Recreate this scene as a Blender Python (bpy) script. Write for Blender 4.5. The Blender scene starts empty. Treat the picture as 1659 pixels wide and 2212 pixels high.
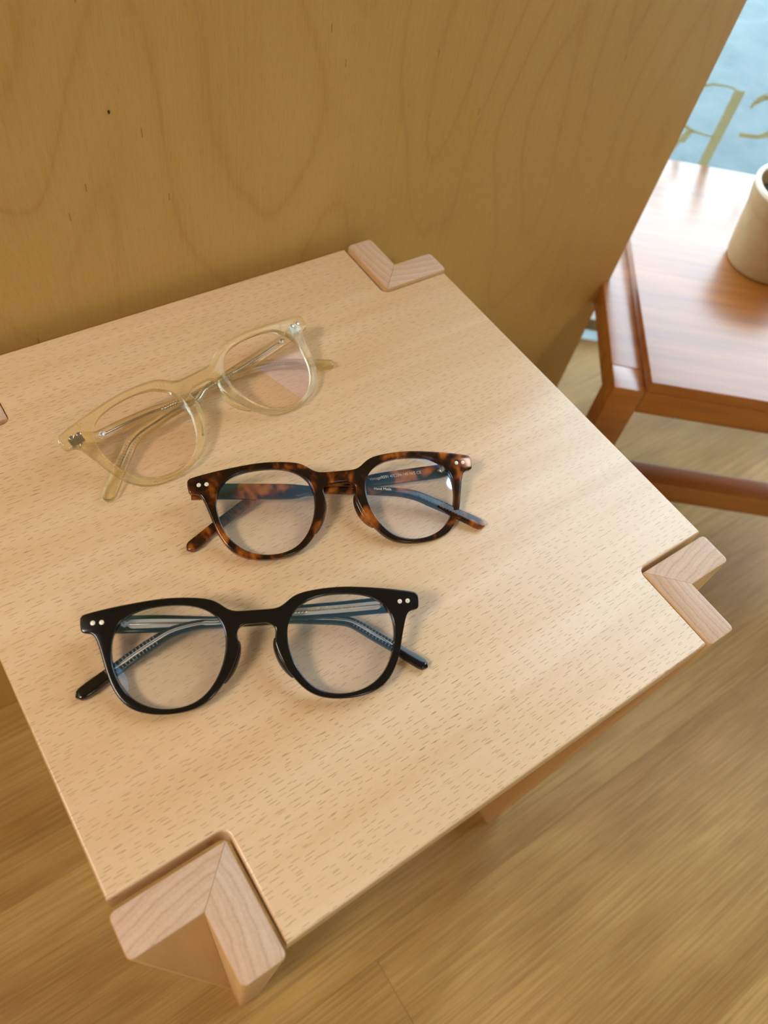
import bpy, bmesh, math, random
from mathutils import Vector, Matrix

random.seed(7)
sc = bpy.context.scene
COL = sc.collection
MM = 0.001
SEAT_Z = 400.0            # seat height in mm; measured points below are relative to the seat top

# ------------------------------------------------------------------ camera
cam_d = bpy.data.cameras.new('camera')
cam = bpy.data.objects.new('camera', cam_d)
COL.objects.link(cam)
sc.camera = cam
RX = Vector((0.82068488, -0.55576110, 0.13268729))
RY = Vector((-0.39648594, -0.72112654, -0.56813327))
RZ = Vector((0.41143069, 0.41364974, -0.81216912))
cam.matrix_world = Matrix(((RX.x, -RY.x, -RZ.x, -0.13824), (RX.y, -RY.y, -RZ.y, -0.18261),
                           (RX.z, -RY.z, -RZ.z, 0.31362 + 0.4), (0, 0, 0, 1)))
cam_d.sensor_fit = 'VERTICAL'
cam_d.sensor_height = 36.0
cam_d.lens = 1684.8 / 2212 * 36.0
cam_d.clip_start = 0.02
cam_d.dof.use_dof = True
cam_d.dof.focus_distance = 0.375
cam_d.dof.aperture_fstop = 9.0

# ------------------------------------------------------------------ sky, lamps, exposure
world = bpy.data.worlds.new('overcast_sky')
sc.world = world
world.use_nodes = True
bg = world.node_tree.nodes['Background']
bg.inputs['Color'].default_value = (0.71, 0.85, 1.0, 1)
bg.inputs['Strength'].default_value = 4.7
sc.view_settings.view_transform = 'Standard'
sc.view_settings.look = 'None'
sc.view_settings.gamma = 1.0
sc.view_settings.use_curve_mapping = False
sc.view_settings.exposure = 0.12
LAMPS = [  # lamps: x, y, z, diameter (m), watts
    (-1.45, -0.17, 1.85, 0.55, 27.0),
    (1.66, -0.64, 2.425, 0.22, 6.0),
    (-0.20, -2.40, 2.425, 0.40, 12.0),
]
CEIL_Z = 2.5
for i, (lx, ly, lz, ld, lw) in enumerate(LAMPS):
    ldat = bpy.data.lights.new('ceiling_lamp_light', 'AREA')
    ldat.shape = 'DISK'
    ldat.size = ld
    ldat.energy = lw
    ldat.color = (1.0, 0.89, 0.74)
    lo = bpy.data.objects.new('ceiling_lamp_light', ldat)
    COL.objects.link(lo)
    lo.location = (lx, ly, lz)


# ------------------------------------------------------------------ helpers
def link(o, parent=None):
    COL.objects.link(o)
    if parent is not None:
        o.parent = parent
    return o


def tag(o, label=None, cat=None, group=None, kind=None):
    if label: o['label'] = label
    if cat: o['category'] = cat
    if group: o['group'] = group
    if kind: o['kind'] = kind
    return o


def empty(name, loc=(0, 0, 0), rz=0.0):
    o = bpy.data.objects.new(name, None)
    o.empty_display_size = 0.02
    o.location = loc
    o.rotation_euler = (0, 0, rz)
    return link(o)


def mesh_obj(name, verts, faces, mats, parent=None, smooth=False, recalc=True, face_mats=None, bevel=0.0, segs=2):
    me = bpy.data.meshes.new(name)
    me.from_pydata([tuple(v) for v in verts], [], faces)
    if not isinstance(mats, (list, tuple)): mats = [mats]
    for m in mats: me.materials.append(m)
    if face_mats:
        for p, k in zip(me.polygons, face_mats): p.material_index = k
    if recalc or bevel:
        bm = bmesh.new(); bm.from_mesh(me)
        bmesh.ops.recalc_face_normals(bm, faces=bm.faces)
        if bevel:
            es = [e for e in bm.edges if len(e.link_faces) == 2 and e.calc_face_angle(0) > 0.35]
            bmesh.ops.bevel(bm, geom=es, offset=bevel, segments=segs, profile=0.5, affect='EDGES', clamp_overlap=True)
        bm.to_mesh(me); bm.free()
    if smooth:
        for p in me.polygons: p.use_smooth = True
        if smooth != 'all':
            me.set_sharp_from_angle(angle=math.radians(35))
    me.update()
    return link(bpy.data.objects.new(name, me), parent)


def box_vf(x0, x1, y0, y1, z0, z1):
    v = [(x0, y0, z0), (x1, y0, z0), (x1, y1, z0), (x0, y1, z0), (x0, y0, z1), (x1, y0, z1), (x1, y1, z1), (x0, y1, z1)]
    f = [(0, 3, 2, 1), (4, 5, 6, 7), (0, 1, 5, 4), (1, 2, 6, 5), (2, 3, 7, 6), (3, 0, 4, 7)]
    return v, f


def box(name, b, mat, parent=None, bevel=0.0, segs=2):
    v, f = box_vf(*b)
    return mesh_obj(name, v, f, mat, parent, smooth=bool(bevel), bevel=bevel, segs=segs)


def prism(outline, z0, z1):
    """vertical prism over a 2D outline (single loop)"""
    n = len(outline)
    v = [(p[0], p[1], z0) for p in outline] + [(p[0], p[1], z1) for p in outline]
    f = [tuple(range(n))[::-1], tuple(range(n, 2 * n))] + [(i, (i + 1) % n, n + (i + 1) % n, n + i) for i in range(n)]
    return v, f


def curve_mesh(loops, half, bev, res=2):
    """filled 2D loops extruded to +-half with a rounded edge of radius bev -> mesh data"""
    cu = bpy.data.curves.new('tmp_outline', 'CURVE')
    cu.dimensions = '2D'
    cu.fill_mode = 'BOTH'
    for lp in loops:
        sp = cu.splines.new('POLY')
        sp.points.add(len(lp) - 1)
        for p, c in zip(sp.points, lp): p.co = (c[0], c[1], 0, 1)
        sp.use_cyclic_u = True
    cu.extrude = max(half - bev, 0.0)
    cu.bevel_depth = bev
    cu.bevel_resolution = res
    cu.offset = -bev
    o = bpy.data.objects.new('tmp_outline', cu)
    COL.objects.link(o)
    dg = bpy.context.evaluated_depsgraph_get()
    me = bpy.data.meshes.new_from_object(o.evaluated_get(dg), depsgraph=dg)
    bpy.data.objects.remove(o); bpy.data.curves.remove(cu)
    return me


def text_mesh(body, size):
    cu = bpy.data.curves.new('tmp_text', 'FONT')
    cu.body = body
    cu.size = size
    cu.align_x = 'CENTER'; cu.align_y = 'CENTER'
    cu.extrude = 0.00002
    o = bpy.data.objects.new('tmp_text', cu)
    COL.objects.link(o)
    dg = bpy.context.evaluated_depsgraph_get()
    me = bpy.data.meshes.new_from_object(o.evaluated_get(dg), depsgraph=dg)
    bpy.data.objects.remove(o); bpy.data.curves.remove(cu)
    return me


def finish(me, name, mat, parent, xf=None, angle=35):
    """xf maps a vertex (Vector) to its final local place"""
    if xf:
        for v in me.vertices: v.co = xf(v.co.copy())
    me.name = name
    me.materials.clear()
    me.materials.append(mat)
    bm = bmesh.new(); bm.from_mesh(me)
    bmesh.ops.remove_doubles(bm, verts=bm.verts, dist=1e-6)
    bmesh.ops.recalc_face_normals(bm, faces=bm.faces)
    bm.to_mesh(me); bm.free()
    for p in me.polygons: p.use_smooth = True
    me.set_sharp_from_angle(angle=math.radians(angle))
    me.update()
    return link(bpy.data.objects.new(name, me), parent)


# ------------------------------------------------------------------ materials
class G:
    def __init__(self, name):
        self.m = bpy.data.materials.new(name)
        self.m.use_nodes = True
        self.t = self.m.node_tree
        self.t.nodes.clear()
        self.out = self.t.nodes.new('ShaderNodeOutputMaterial')

    def put(self, sock, val):
        if isinstance(val, bpy.types.NodeSocket): self.t.links.new(val, sock)
        elif val is not None:
            if isinstance(val, (tuple, list)) and len(val) == 3 and sock.type == 'RGBA': val = (*val, 1)
            sock.default_value = val

    def n(self, typ, props=None, out=0, **inp):
        nd = self.t.nodes.new('ShaderNode' + typ)
        for k, v in (props or {}).items(): setattr(nd, k, v)
        for k, v in inp.items():
            key = k.replace('_', ' ')
            s = None
            if k[0] == 'i' and k[1:].isdigit(): s = nd.inputs[int(k[1:])]
            else: s = nd.inputs[key]
            self.put(s, v)
        return nd.outputs[out] if out is not None else nd

    def math(self, op, a, b=0.0, c=None, clamp=False):
        nd = self.t.nodes.new('ShaderNodeMath')
        nd.operation = op; nd.use_clamp = clamp
        self.put(nd.inputs[0], a); self.put(nd.inputs[1], b)
        if c is not None: self.put(nd.inputs[2], c)
        return nd.outputs[0]

    def coord(self):
        return self.n('TexCoord', out=3)

    def scaled(self, vec, s, loc=(0, 0, 0), rot=(0, 0, 0)):
        return self.n('Mapping', Vector=vec, Scale=s, Location=loc, Rotation=rot)

    def noise(self, vec, scale=1.0, detail=2.0, rough=0.5, dist=0.0, out=0):
        return self.n('TexNoise', out=out, Vector=vec, Scale=scale, Detail=detail, Roughness=rough, Distortion=dist)

    def ramp(self, fac, stops, interp='LINEAR'):
        nd = self.t.nodes.new('ShaderNodeValToRGB')
        nd.color_ramp.interpolation = interp
        els = nd.color_ramp.elements
        while len(els) < len(stops): els.new(0.5)
        for e, (p, c) in zip(els, stops):
            e.position = p
            e.color = (*c, 1) if len(c) == 3 else c
        self.put(nd.inputs[0], fac)
        return nd.outputs[0]

    def mix(self, f, a, b, mode='MIX'):
        nd = self.t.nodes.new('ShaderNodeMix')
        nd.data_type = 'RGBA'; nd.blend_type = mode; nd.clamp_result = False
        self.put(nd.inputs[0], f); self.put(nd.inputs[6], a); self.put(nd.inputs[7], b)
        return nd.outputs[2]

    def mapr(self, v, a, b, c=0.0, d=1.0):
        nd = self.t.nodes.new('ShaderNodeMapRange')
        nd.clamp = True
        for i, q in enumerate((v, a, b, c, d)): self.put(nd.inputs[i], q)
        return nd.outputs[0]

    def bump(self, h, strength=0.2, dist=0.0005):
        return self.n('Bump', Height=h, Strength=strength, Distance=dist)

    def principled(self, **kw):
        nd = self.t.nodes.new('ShaderNodeBsdfPrincipled')
        for k, v in kw.items(): self.put(nd.inputs[k.replace('_', ' ')], v)
        self.t.links.new(nd.outputs[0], self.out.inputs[0])
        return self.m

    def shader(self, s):
        self.t.links.new(s, self.out.inputs[0])
        return self.m


def mat_plain(name, col, rough=0.5, metal=0.0, **kw):
    return G(name).principled(Base_Color=col, Roughness=rough, Metallic=metal, **kw)


def mat_beech_seat():
    g = G('beech_seat')
    co = g.coord()
    # slow warp of the grain lines
    w = g.noise(g.scaled(co, (2.0, 9, 9)), 1.0, 2.0)
    sx = g.n('SeparateXYZ', out=None, Vector=co)
    X, Y = sx.outputs[0], sx.outputs[1]
    Yw = g.math('ADD', Y, g.math('MULTIPLY', g.math('SUBTRACT', w, 0.5), 0.016))
    flecks = None
    for (pitch, row, ln, th, seed) in ((0.0062, 0.0021, 0.29, 0.060, 0.0), (0.0083, 0.0033, 0.25, 0.040, 37.0)):
        r = g.math('DIVIDE', g.math('ADD', Yw, 3.0 + seed), row)
        ri = g.math('FLOOR', r)
        rf = g.math('FRACT', r)
        rnd = g.n('TexWhiteNoise', {'noise_dimensions': '1D'}, W=ri)
        u = g.math('ADD', g.math('DIVIDE', g.math('ADD', X, 5.0), pitch), g.math('MULTIPLY', rnd, 7.0))
        ui = g.math('FLOOR', u)
        uf = g.math('FRACT', u)
        cell = g.n('CombineXYZ', X=ri, Y=ui, Z=seed)
        rc = g.n('TexWhiteNoise', {'noise_dimensions': '3D'}, out=None, Vector=cell)
        rv, rcol = rc.outputs[0], g.n('SeparateColor', out=None, Color=rc.outputs[1])
        cen = g.math('MULTIPLY_ADD', rcol.outputs[0], 0.30, 0.35)
        cv = g.math('MULTIPLY_ADD', rcol.outputs[1], 0.5, 0.25)
        hl = g.math('MULTIPLY_ADD', rcol.outputs[2], ln * 0.8, ln * 0.55)
        du = g.math('ABSOLUTE', g.math('SUBTRACT', uf, cen))
        dv = g.math('ABSOLUTE', g.math('SUBTRACT', rf, cv))
        a = g.mapr(du, hl, g.math('MULTIPLY', hl, 0.55))
        b = g.mapr(dv, th, th * 0.35)
        m = g.math('MULTIPLY', g.math('MULTIPLY', a, b), g.mapr(rv, 0.05, 0.5, 0.0, 1.0))
        flecks = m if flecks is None else g.math('MAXIMUM', flecks, m)
    vw = g.n('CombineXYZ', X=X, Y=Yw, Z=0.0)
    s1 = g.noise(g.scaled(vw, (2.2, 42, 1)), 1.0, 3.0, 0.55)
    s2 = g.noise(g.scaled(vw, (7, 170, 1), (3, 1, 0)), 1.0, 2.0, 0.6)
    s3 = g.noise(g.scaled(vw, (3.2, 9, 1), (9, 4, 0)), 1.0, 2.0, 0.5)
    base = g.ramp(s1, [(0.28, (0.67, 0.452, 0.245)), (0.45, (0.715, 0.500, 0.280)), (0.58, (0.745, 0.530, 0.310)), (0.72, (0.81, 0.610, 0.395))])
    base = g.mix(g.mapr(s2, 0.35, 0.75, 0.0, 0.38), base, (0.82, 0.62, 0.41))
    s4 = g.noise(g.scaled(vw, (1.3, 24, 1), (6, 2, 0)), 1.0, 3.0, 0.6)
    base = g.mix(g.mapr(s4, 0.52, 0.68, 0.0, 0.55), base, (0.84, 0.655, 0.445))
    base = g.mix(g.mapr(s4, 0.46, 0.30, 0.0, 0.45), base, (0.64, 0.400, 0.205))
    base = g.mix(g.mapr(s3, 0.55, 0.75, 0.0, 0.40), base, (0.67, 0.410, 0.215))
    fden = g.mapr(g.noise(g.scaled(vw, (3, 12, 1), (1, 7, 0)), 1.0, 2.0), 0.25, 0.6, 0.55, 1.0)
    fm = g.math('MULTIPLY', flecks, fden)
    colr = g.mix(g.math('MULTIPLY', fm, 0.92), base, (0.20, 0.098, 0.035))
    h = g.math('SUBTRACT', g.math('MULTIPLY', s2, 0.25), fm)
    return g.principled(Base_Color=colr, Roughness=g.mapr(s1, 0.3, 0.7, 0.46, 0.38), IOR=1.45,
                        Coat_Weight=0.95, Coat_Roughness=0.30, Normal=g.bump(h, 0.18, 0.0002))


def mat_end_grain(name, cx, cy, ax=1.0, ay=1.0, tint=(1, 1, 1)):
    """leg boards: growth rings run up the board, so the top shows arcs and the sides straight grain"""
    g = G(name)
    co = g.coord()
    sx = g.n('SeparateXYZ', out=None, Vector=co)
    nz = g.noise(g.scaled(co, (70, 70, 6)), 1.0, 2.0)
    dx = g.math('MULTIPLY', g.math('SUBTRACT', sx.outputs[0], cx), ax)
    dy = g.math('MULTIPLY', g.math('SUBTRACT', sx.outputs[1], cy), ay)
    r = g.math('SQRT', g.math('ADD', g.math('MULTIPLY', dx, dx), g.math('MULTIPLY', dy, dy)))
    r = g.math('ADD', r, g.math('MULTIPLY', nz, 0.0035))
    ph = g.math('FRACT', g.math('DIVIDE', r, 0.0046))
    line = g.mapr(g.math('ABSOLUTE', g.math('SUBTRACT', ph, 0.5)), 0.16, 0.03)
    soft = g.mapr(ph, 0.0, 1.0)
    fine = g.noise(g.scaled(co, (900, 900, 30)), 1.0, 2.0, 0.7)
    fib = g.noise(g.scaled(co, (240, 240, 7)), 1.0, 2.0, 0.6)
    c = g.mix(soft, (0.585 * tint[0], 0.395 * tint[1], 0.275 * tint[2]), (0.65 * tint[0], 0.460 * tint[1], 0.335 * tint[2]))
    c = g.mix(g.math('MULTIPLY', line, 0.60), c, (0.46 * tint[0], 0.275 * tint[1], 0.165 * tint[2]))
    c = g.mix(g.mapr(fine, 0.4, 0.8, 0, 0.35), c, (0.80 * tint[0], 0.64 * tint[1], 0.51 * tint[2]))
    c = g.mix(g.mapr(fib, 0.35, 0.7, 0, 0.22), c, (0.50 * tint[0], 0.31 * tint[1], 0.18 * tint[2]))
    side = g.mix(fib, (0.60, 0.375, 0.165), (0.72, 0.49, 0.255))       # long grain on board faces, bounce light and shade put into its warmer colour
    nz_ = g.n('SeparateXYZ', out=2, Vector=g.n('NewGeometry', out=3))
    c = g.mix(g.mapr(nz_, 0.5, 0.8), side, c)
    return g.principled(Base_Color=c, Roughness=0.55, Normal=g.bump(fine, 0.08, 0.0002))


def mat_plywood():
    g = G('birch_plywood')
    co = g.coord()
    sx = g.n('SeparateXYZ', out=None, Vector=co)
    v = g.n('CombineXYZ', X=sx.outputs[0], Y=0.0, Z=sx.outputs[2])
    big = g.noise(g.scaled(v, (9.0, 1, 3.3), (1.7, 0, 4.2)), 1.0, 1.0, 0.40, 0.25)
    wob = g.noise(g.scaled(v, (26, 1, 9)), 1.0, 2.0, 0.5)
    f = g.math('ADD', g.math('MULTIPLY', big, 9.5), g.math('MULTIPLY', wob, 0.36))
    ph = g.math('FRACT', f)
    d = g.math('ABSOLUTE', g.math('SUBTRACT', ph, 0.5))
    line = g.mapr(d, 0.085, 0.0)
    broad = g.mapr(d, 0.34, 0.0)
    fade = g.mapr(g.noise(g.scaled(v, (6, 1, 5), (8, 0, 3)), 1.0, 1.0), 0.35, 0.6, 0.30, 1.0)
    fib = g.noise(g.scaled(v, (420, 1, 14)), 1.0, 3.0, 0.65)
    fib2 = g.noise(g.scaled(v, (1500, 1, 130)), 1.0, 1.0, 0.5)
    cloud = g.noise(g.scaled(v, (7, 1, 4), (3, 0, 1)), 1.0, 2.0)
    c = g.mix(cloud, (0.560, 0.345, 0.083), (0.640, 0.420, 0.120))
    c = g.mix(g.math('MULTIPLY', g.math('MULTIPLY', broad, fade), 0.20), c, (0.500, 0.265, 0.070))
    c = g.mix(g.math('MULTIPLY', g.math('MULTIPLY', line, fade), 0.24), c, (0.400, 0.180, 0.040))
    c = g.mix(g.mapr(fib, 0.35, 0.72, 0, 0.30), c, (0.720, 0.480, 0.200))
    c = g.mix(g.mapr(fib2, 0.5, 0.85, 0, 0.30), c, (0.360, 0.190, 0.055))
    # short dark pores
    rw = g.math('DIVIDE', g.math('ADD', sx.outputs[0], 9.0), 0.0105)
    rnd = g.n('TexWhiteNoise', {'noise_dimensions': '1D'}, W=g.math('FLOOR', rw))
    uu = g.math('ADD', g.math('DIVIDE', sx.outputs[2], 0.048), g.math('MULTIPLY', rnd, 9.0))
    cell = g.n('CombineXYZ', X=g.math('FLOOR', rw), Y=g.math('FLOOR', uu), Z=1.0)
    rc = g.n('TexWhiteNoise', {'noise_dimensions': '3D'}, Vector=cell)
    pm = g.math('MULTIPLY', g.math('LESS_THAN', g.math('ABSOLUTE', g.math('SUBTRACT', g.math('FRACT', rw), 0.5)), 0.030),
                g.math('LESS_THAN', g.math('ABSOLUTE', g.math('SUBTRACT', g.math('FRACT', uu), 0.5)), 0.045))
    pm = g.math('MULTIPLY', pm, g.math('GREATER_THAN', rc, 0.90))
    c = g.mix(g.math('MULTIPLY', pm, 0.55), c, (0.22, 0.09, 0.02))
    return g.principled(Base_Color=c, Roughness=0.50, IOR=1.45, Normal=g.bump(fib2, 0.05, 0.0002))


def mat_oak_floor():
    g = G('oak_floor')
    co = g.coord()
    oi = g.n('ObjectInfo', out=None)
    off = g.math('MULTIPLY', oi.outputs['Random'], 40.0)
    sx = g.n('SeparateXYZ', out=None, Vector=co)
    v = g.n('CombineXYZ', X=g.math('ADD', sx.outputs[0], off), Y=g.math('ADD', sx.outputs[1], off), Z=0.0)
    big = g.noise(g.scaled(v, (1.6, 7.0, 1)), 1.0, 2.0, 0.5, 0.6)
    ph = g.math('FRACT', g.math('MULTIPLY', big, 6.0))
    ring = g.mapr(g.math('ABSOLUTE', g.math('SUBTRACT', ph, 0.5)), 0.30, 0.0)
    fib = g.noise(g.scaled(v, (9, 420, 1)), 1.0, 3.0, 0.65)
    fib2 = g.noise(g.scaled(v, (22, 900, 1)), 1.0, 2.0, 0.6)
    cloud = g.noise(g.scaled(v, (4, 13, 1), (5, 2, 0)), 1.0, 3.0, 0.55)
    c = g.mix(g.mapr(cloud, 0.34, 0.66), (0.29, 0.145, 0.026), (0.49, 0.295, 0.085))
    c = g.mix(g.mapr(g.noise(g.scaled(v, (5, 8, 1), (2, 8, 0)), 1.0, 2.0), 0.55, 0.75, 0, 0.5), c, (0.44, 0.215, 0.070))
    c = g.mix(g.math('MULTIPLY', ring, 0.14), c, (0.30, 0.155, 0.045))
    c = g.mix(g.mapr(fib, 0.42, 0.70, 0, 0.75), c, (0.225, 0.110, 0.026))
    c = g.mix(g.mapr(fib2, 0.50, 0.8, 0, 0.40), c, (0.56, 0.39, 0.16))
    return g.principled(Base_Color=c, Roughness=g.mapr(fib, 0.3, 0.7, 0.42, 0.55), IOR=1.38, Normal=g.bump(fib, 0.10, 0.0003))


def mat_honey_wood():
    g = G('honey_oak')
    co = g.coord()
    v1 = g.noise(g.scaled(co, (5, 70, 70)), 1.0, 3.0, 0.6)
    v2 = g.noise(g.scaled(co, (14, 330, 330)), 1.0, 2.0, 0.6)
    c = g.ramp(v1, [(0.3, (0.25, 0.066, 0.002)), (0.52, (0.36, 0.110, 0.004)), (0.75, (0.45, 0.165, 0.012))])
    c = g.mix(g.mapr(v2, 0.45, 0.75, 0, 0.35), c, (0.23, 0.08, 0.012))
    return g.principled(Base_Color=c, Roughness=0.36, IOR=1.55, Coat_Weight=1.0, Coat_Roughness=0.28, Coat_IOR=1.85,
                        Normal=g.bump(v1, 0.10, 0.0006))


def mat_tortoise():
    g = G('tortoiseshell_acetate')
    co = g.coord()
    a = g.noise(g.scaled(co, (95, 80, 40), (2.6, 5.1, 0.4)), 1.0, 2.0, 0.5, 0.5)
    b = g.noise(g.scaled(co, (230, 180, 90), (4, 1, 2)), 1.0, 2.0, 0.5, 0.3)
    k = g.math('ADD', g.math('MULTIPLY', a, 0.75), g.math('MULTIPLY', b, 0.25))
    c = g.ramp(k, [(0.45, (0.014, 0.006, 0.002)), (0.51, (0.050, 0.013, 0.003)), (0.57, (0.22, 0.056, 0.006)), (0.66, (0.47, 0.150, 0.014))])
    return g.principled(Base_Color=c, Roughness=0.16, IOR=1.48)


def mat_clear_acetate():
    g = G('clear_champagne_acetate')
    gl = g.n('BsdfGlass', Color=(1.0, 0.99, 0.905), Roughness=0.01, IOR=1.49)
    tr = g.n('BsdfTransparent', Color=(1.0, 0.985, 0.89))
    sh = g.n('MixShader', i0=0.32, i1=gl, i2=tr)
    return g.shader(sh)


def mat_lens(tint, refl, k):
    """clear lens with a tinted anti-reflex coating on its front face"""
    g = G('coated_lens')
    tr = g.n('BsdfTransparent', Color=tint)
    fr = g.n('Fresnel', IOR=1.5)
    front = g.math('SUBTRACT', 1.0, g.n('NewGeometry', out=6))
    f = g.math('MULTIPLY', g.math('MULTIPLY', fr, front), k, clamp=True)
    gs = g.n('BsdfGlossy', Color=g.mix(f, (0, 0, 0), refl), Roughness=0.015)
    return g.shader(g.n('AddShader', i0=tr, i1=gs))


def mat_window_glass():
    g = G('window_glass')
    tr = g.n('BsdfTransparent', Color=(0.93, 0.97, 0.97))
    gs = g.n('BsdfGlossy', Color=(1, 1, 1), Roughness=0.0)
    fr = g.n('Fresnel', IOR=1.45)
    return g.shader(g.n('MixShader', i0=g.math('MULTIPLY', fr, g.math('SUBTRACT', 1.0, g.n('NewGeometry', out=6))), i1=tr, i2=gs))


def mat_pavement():
    g = G('pale_stone_paving')
    co = g.coord()
    a = g.noise(co, 9.0, 4.0, 0.6)
    b = g.noise(co, 45.0, 3.0, 0.6)
    c = g.mix(g.mapr(a, 0.3, 0.7), (0.080, 0.130, 0.142), (0.145, 0.198, 0.200))
    c = g.mix(g.mapr(b, 0.35, 0.7, 0, 0.4), c, (0.18, 0.21, 0.205))
    return g.principled(Base_Color=c, Roughness=0.7)


def mat_ceramic():
    g = G('beige_stoneware')
    co = g.coord()
    a = g.noise(co, 60.0, 3.0, 0.6)
    c = g.mix(g.mapr(a, 0.3, 0.7, 0, 1), (0.40, 0.260, 0.120), (0.45, 0.305, 0.150))
    return g.principled(Base_Color=c, Roughness=0.6)


def mat_soil():
    g = G('potting_soil')
    co = g.coord()
    a = g.noise(co, 260.0, 4.0, 0.7)
    c = g.ramp(a, [(0.35, (0.02, 0.012, 0.006)), (0.55, (0.09, 0.055, 0.03)), (0.72, (0.30, 0.22, 0.15))])
    return g.principled(Base_Color=c, Roughness=0.9, Normal=g.bump(a, 0.8, 0.003))


M_SEAT = mat_beech_seat()
M_PLY = mat_plywood()
M_FLOOR = mat_oak_floor()
M_TABLE = mat_honey_wood()
M_TORT = mat_tortoise()
M_CLEAR = mat_clear_acetate()
M_BLACK = mat_plain('black_acetate', (0.006, 0.006, 0.005), 0.12, IOR=1.5)
M_STEEL = mat_plain('brushed_steel', (0.62, 0.60, 0.55), 0.25, 1.0)
M_GOLD = mat_plain('gold_print', (0.78, 0.56, 0.22), 0.35, 0.7)
M_PALE_PRINT = mat_plain('pale_print', (0.80, 0.72, 0.55), 0.45)
M_RIVET = mat_plain('pale_rivet', (0.82, 0.79, 0.66), 0.35, 0.15)
M_CORE = mat_plain('grey_clear_core', (0.48, 0.45, 0.40), 0.12, 0.0, IOR=1.5)
M_RIDGE = mat_plain('dark_grip_groove', (0.03, 0.02, 0.018), 0.3)
M_RIDGE_PALE = mat_plain('grey_grip_ridge', (0.20, 0.20, 0.19), 0.25)
M_LENS = mat_lens((0.955, 0.945, 0.945), (0.12, 0.42, 1.0), 17.0)
M_LENS_CLEAR = mat_lens((0.975, 0.955, 0.945), (0.65, 0.60, 0.95), 0.55)
M_WALL = mat_plain('warm_white_plaster', (0.36, 0.29, 0.19), 0.8)
M_CEIL = mat_plain('ceiling_paint', (0.50, 0.42, 0.30), 0.9)
M_GLASS = mat_window_glass()
M_FRAME = mat_plain('window_frame_paint', (0.30, 0.27, 0.22), 0.5)
M_PAVE = mat_pavement()
_g = G('beige_vinyl')
M_LETTER = _g.shader(_g.n('MixShader', i0=0.6, i1=_g.n('BsdfDiffuse', Color=(0.55, 0.50, 0.34)), i2=_g.n('BsdfTranslucent', Color=(0.60, 0.57, 0.40))))
M_POT = mat_ceramic()
M_RIM = mat_plain('cream_glaze', (0.80, 0.72, 0.58), 0.35)
M_SOIL = mat_soil()
M_LAMPBODY = mat_plain('lamp_white', (0.8, 0.78, 0.74), 0.5)

KNOT_X, KNOT_Z = -0.0212, 0.5093

# ------------------------------------------------------------------ room shell
TH = math.radians(-39.5)                      # direction of the shop window and of the low table
U2 = Vector((math.cos(TH), math.sin(TH), 0))
V2 = Vector((-math.sin(TH), math.cos(TH), 0))
W0 = Vector((0.6497, 0.2996, 0.0))            # a point of the glass, at floor level
ROOM_X0, ROOM_Y0 = -3.0, -3.0

# floor: a sub-floor slab and oak boards laid along x
def window_x(y):                               # x of the window plane at a given y
    return W0.x + (W0.y - y) / math.tan(-TH)

y_back = 2.0
outline = [(ROOM_X0, ROOM_Y0), (window_x(ROOM_Y0), ROOM_Y0), (window_x(y_back), y_back), (ROOM_X0, y_back)]
v, f = prism(outline, -0.06, -0.012)
floor = mesh_obj('floor', v, f, M_FLOOR)
tag(floor, 'warm oak board floor with fine grain under the stool', 'floor', kind='structure')
BW = 0.19
row = 0
y = -0.18 - BW * 14
while y < y_back - BW:
    x_end = window_x(y + BW) - 0.03
    start = -0.028 - 1.22 if row == 13 else -0.028 - 1.22 * ((row * 0.377) % 1.0)
    cuts = [ROOM_X0]
    x = start
    while x < x_end - 0.12:
        if x > ROOM_X0 + 0.12: cuts.append(x)
        x += 1.22
    cuts.append(x_end)
    for a, b in zip(cuts[:-1], cuts[1:]):
        if b - a < 0.05: continue
        L = b - a
        v, fc = box_vf(-L / 2 + 0.0001, L / 2 - 0.0001, -BW / 2 + 0.00005, BW / 2 - 0.00005, -0.012, 0.0)
        p = mesh_obj('floor_board', v, fc, M_FLOOR, floor, bevel=0.00012, segs=1)
        p.location = ((a + b) / 2, y + BW / 2, 0)
    y += BW
    row += 1

# plywood partition right behind the stool
def edge_x(z): return 0.4276 + 0.0525 * z
PY0, PY1, PZ1 = 0.170, 0.190, CEIL_Z
v = [(ROOM_X0, PY0, 0), (edge_x(0), PY0, 0), (edge_x(PZ1), PY0, PZ1), (ROOM_X0, PY0, PZ1),
     (ROOM_X0, PY1, 0), (edge_x(0), PY1, 0), (edge_x(PZ1), PY1, PZ1), (ROOM_X0, PY1, PZ1)]
f = [(0, 1, 2, 3), (5, 4, 7, 6), (1, 5, 6, 2), (4, 0, 3, 7), (3, 2, 6, 7), (4, 5, 1, 0)]
wb = mesh_obj('wall_back', v, f, M_PLY, bevel=0.0008, segs=1)
tag(wb, 'birch plywood partition with wavy cathedral grain behind the stool', 'wall', kind='structure')
# small dark pin knot in the plywood
kv, kf = [], []
for i in range(10):
    a = i * math.tau / 10
    kv.append((0.0006 * math.cos(a) * (1 + 0.2 * math.sin(3 * a)), 0, 0.0010 * math.sin(a)))
kv += [(p[0] * 0.5, -0.00025, p[2] * 0.5) for p in kv]
kf = [(i, (i + 1) % 10, 10 + (i + 1) % 10, 10 + i) for i in range(10)] + [tuple(range(10, 20)), tuple(range(10))[::-1]]
knot = mesh_obj('pin_knot', kv, kf, mat_plain('dark_knot', (0.035, 0.015, 0.008), 0.7), wb)
knot.location = (KNOT_X, PY0 - 0.0001, KNOT_Z)

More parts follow.
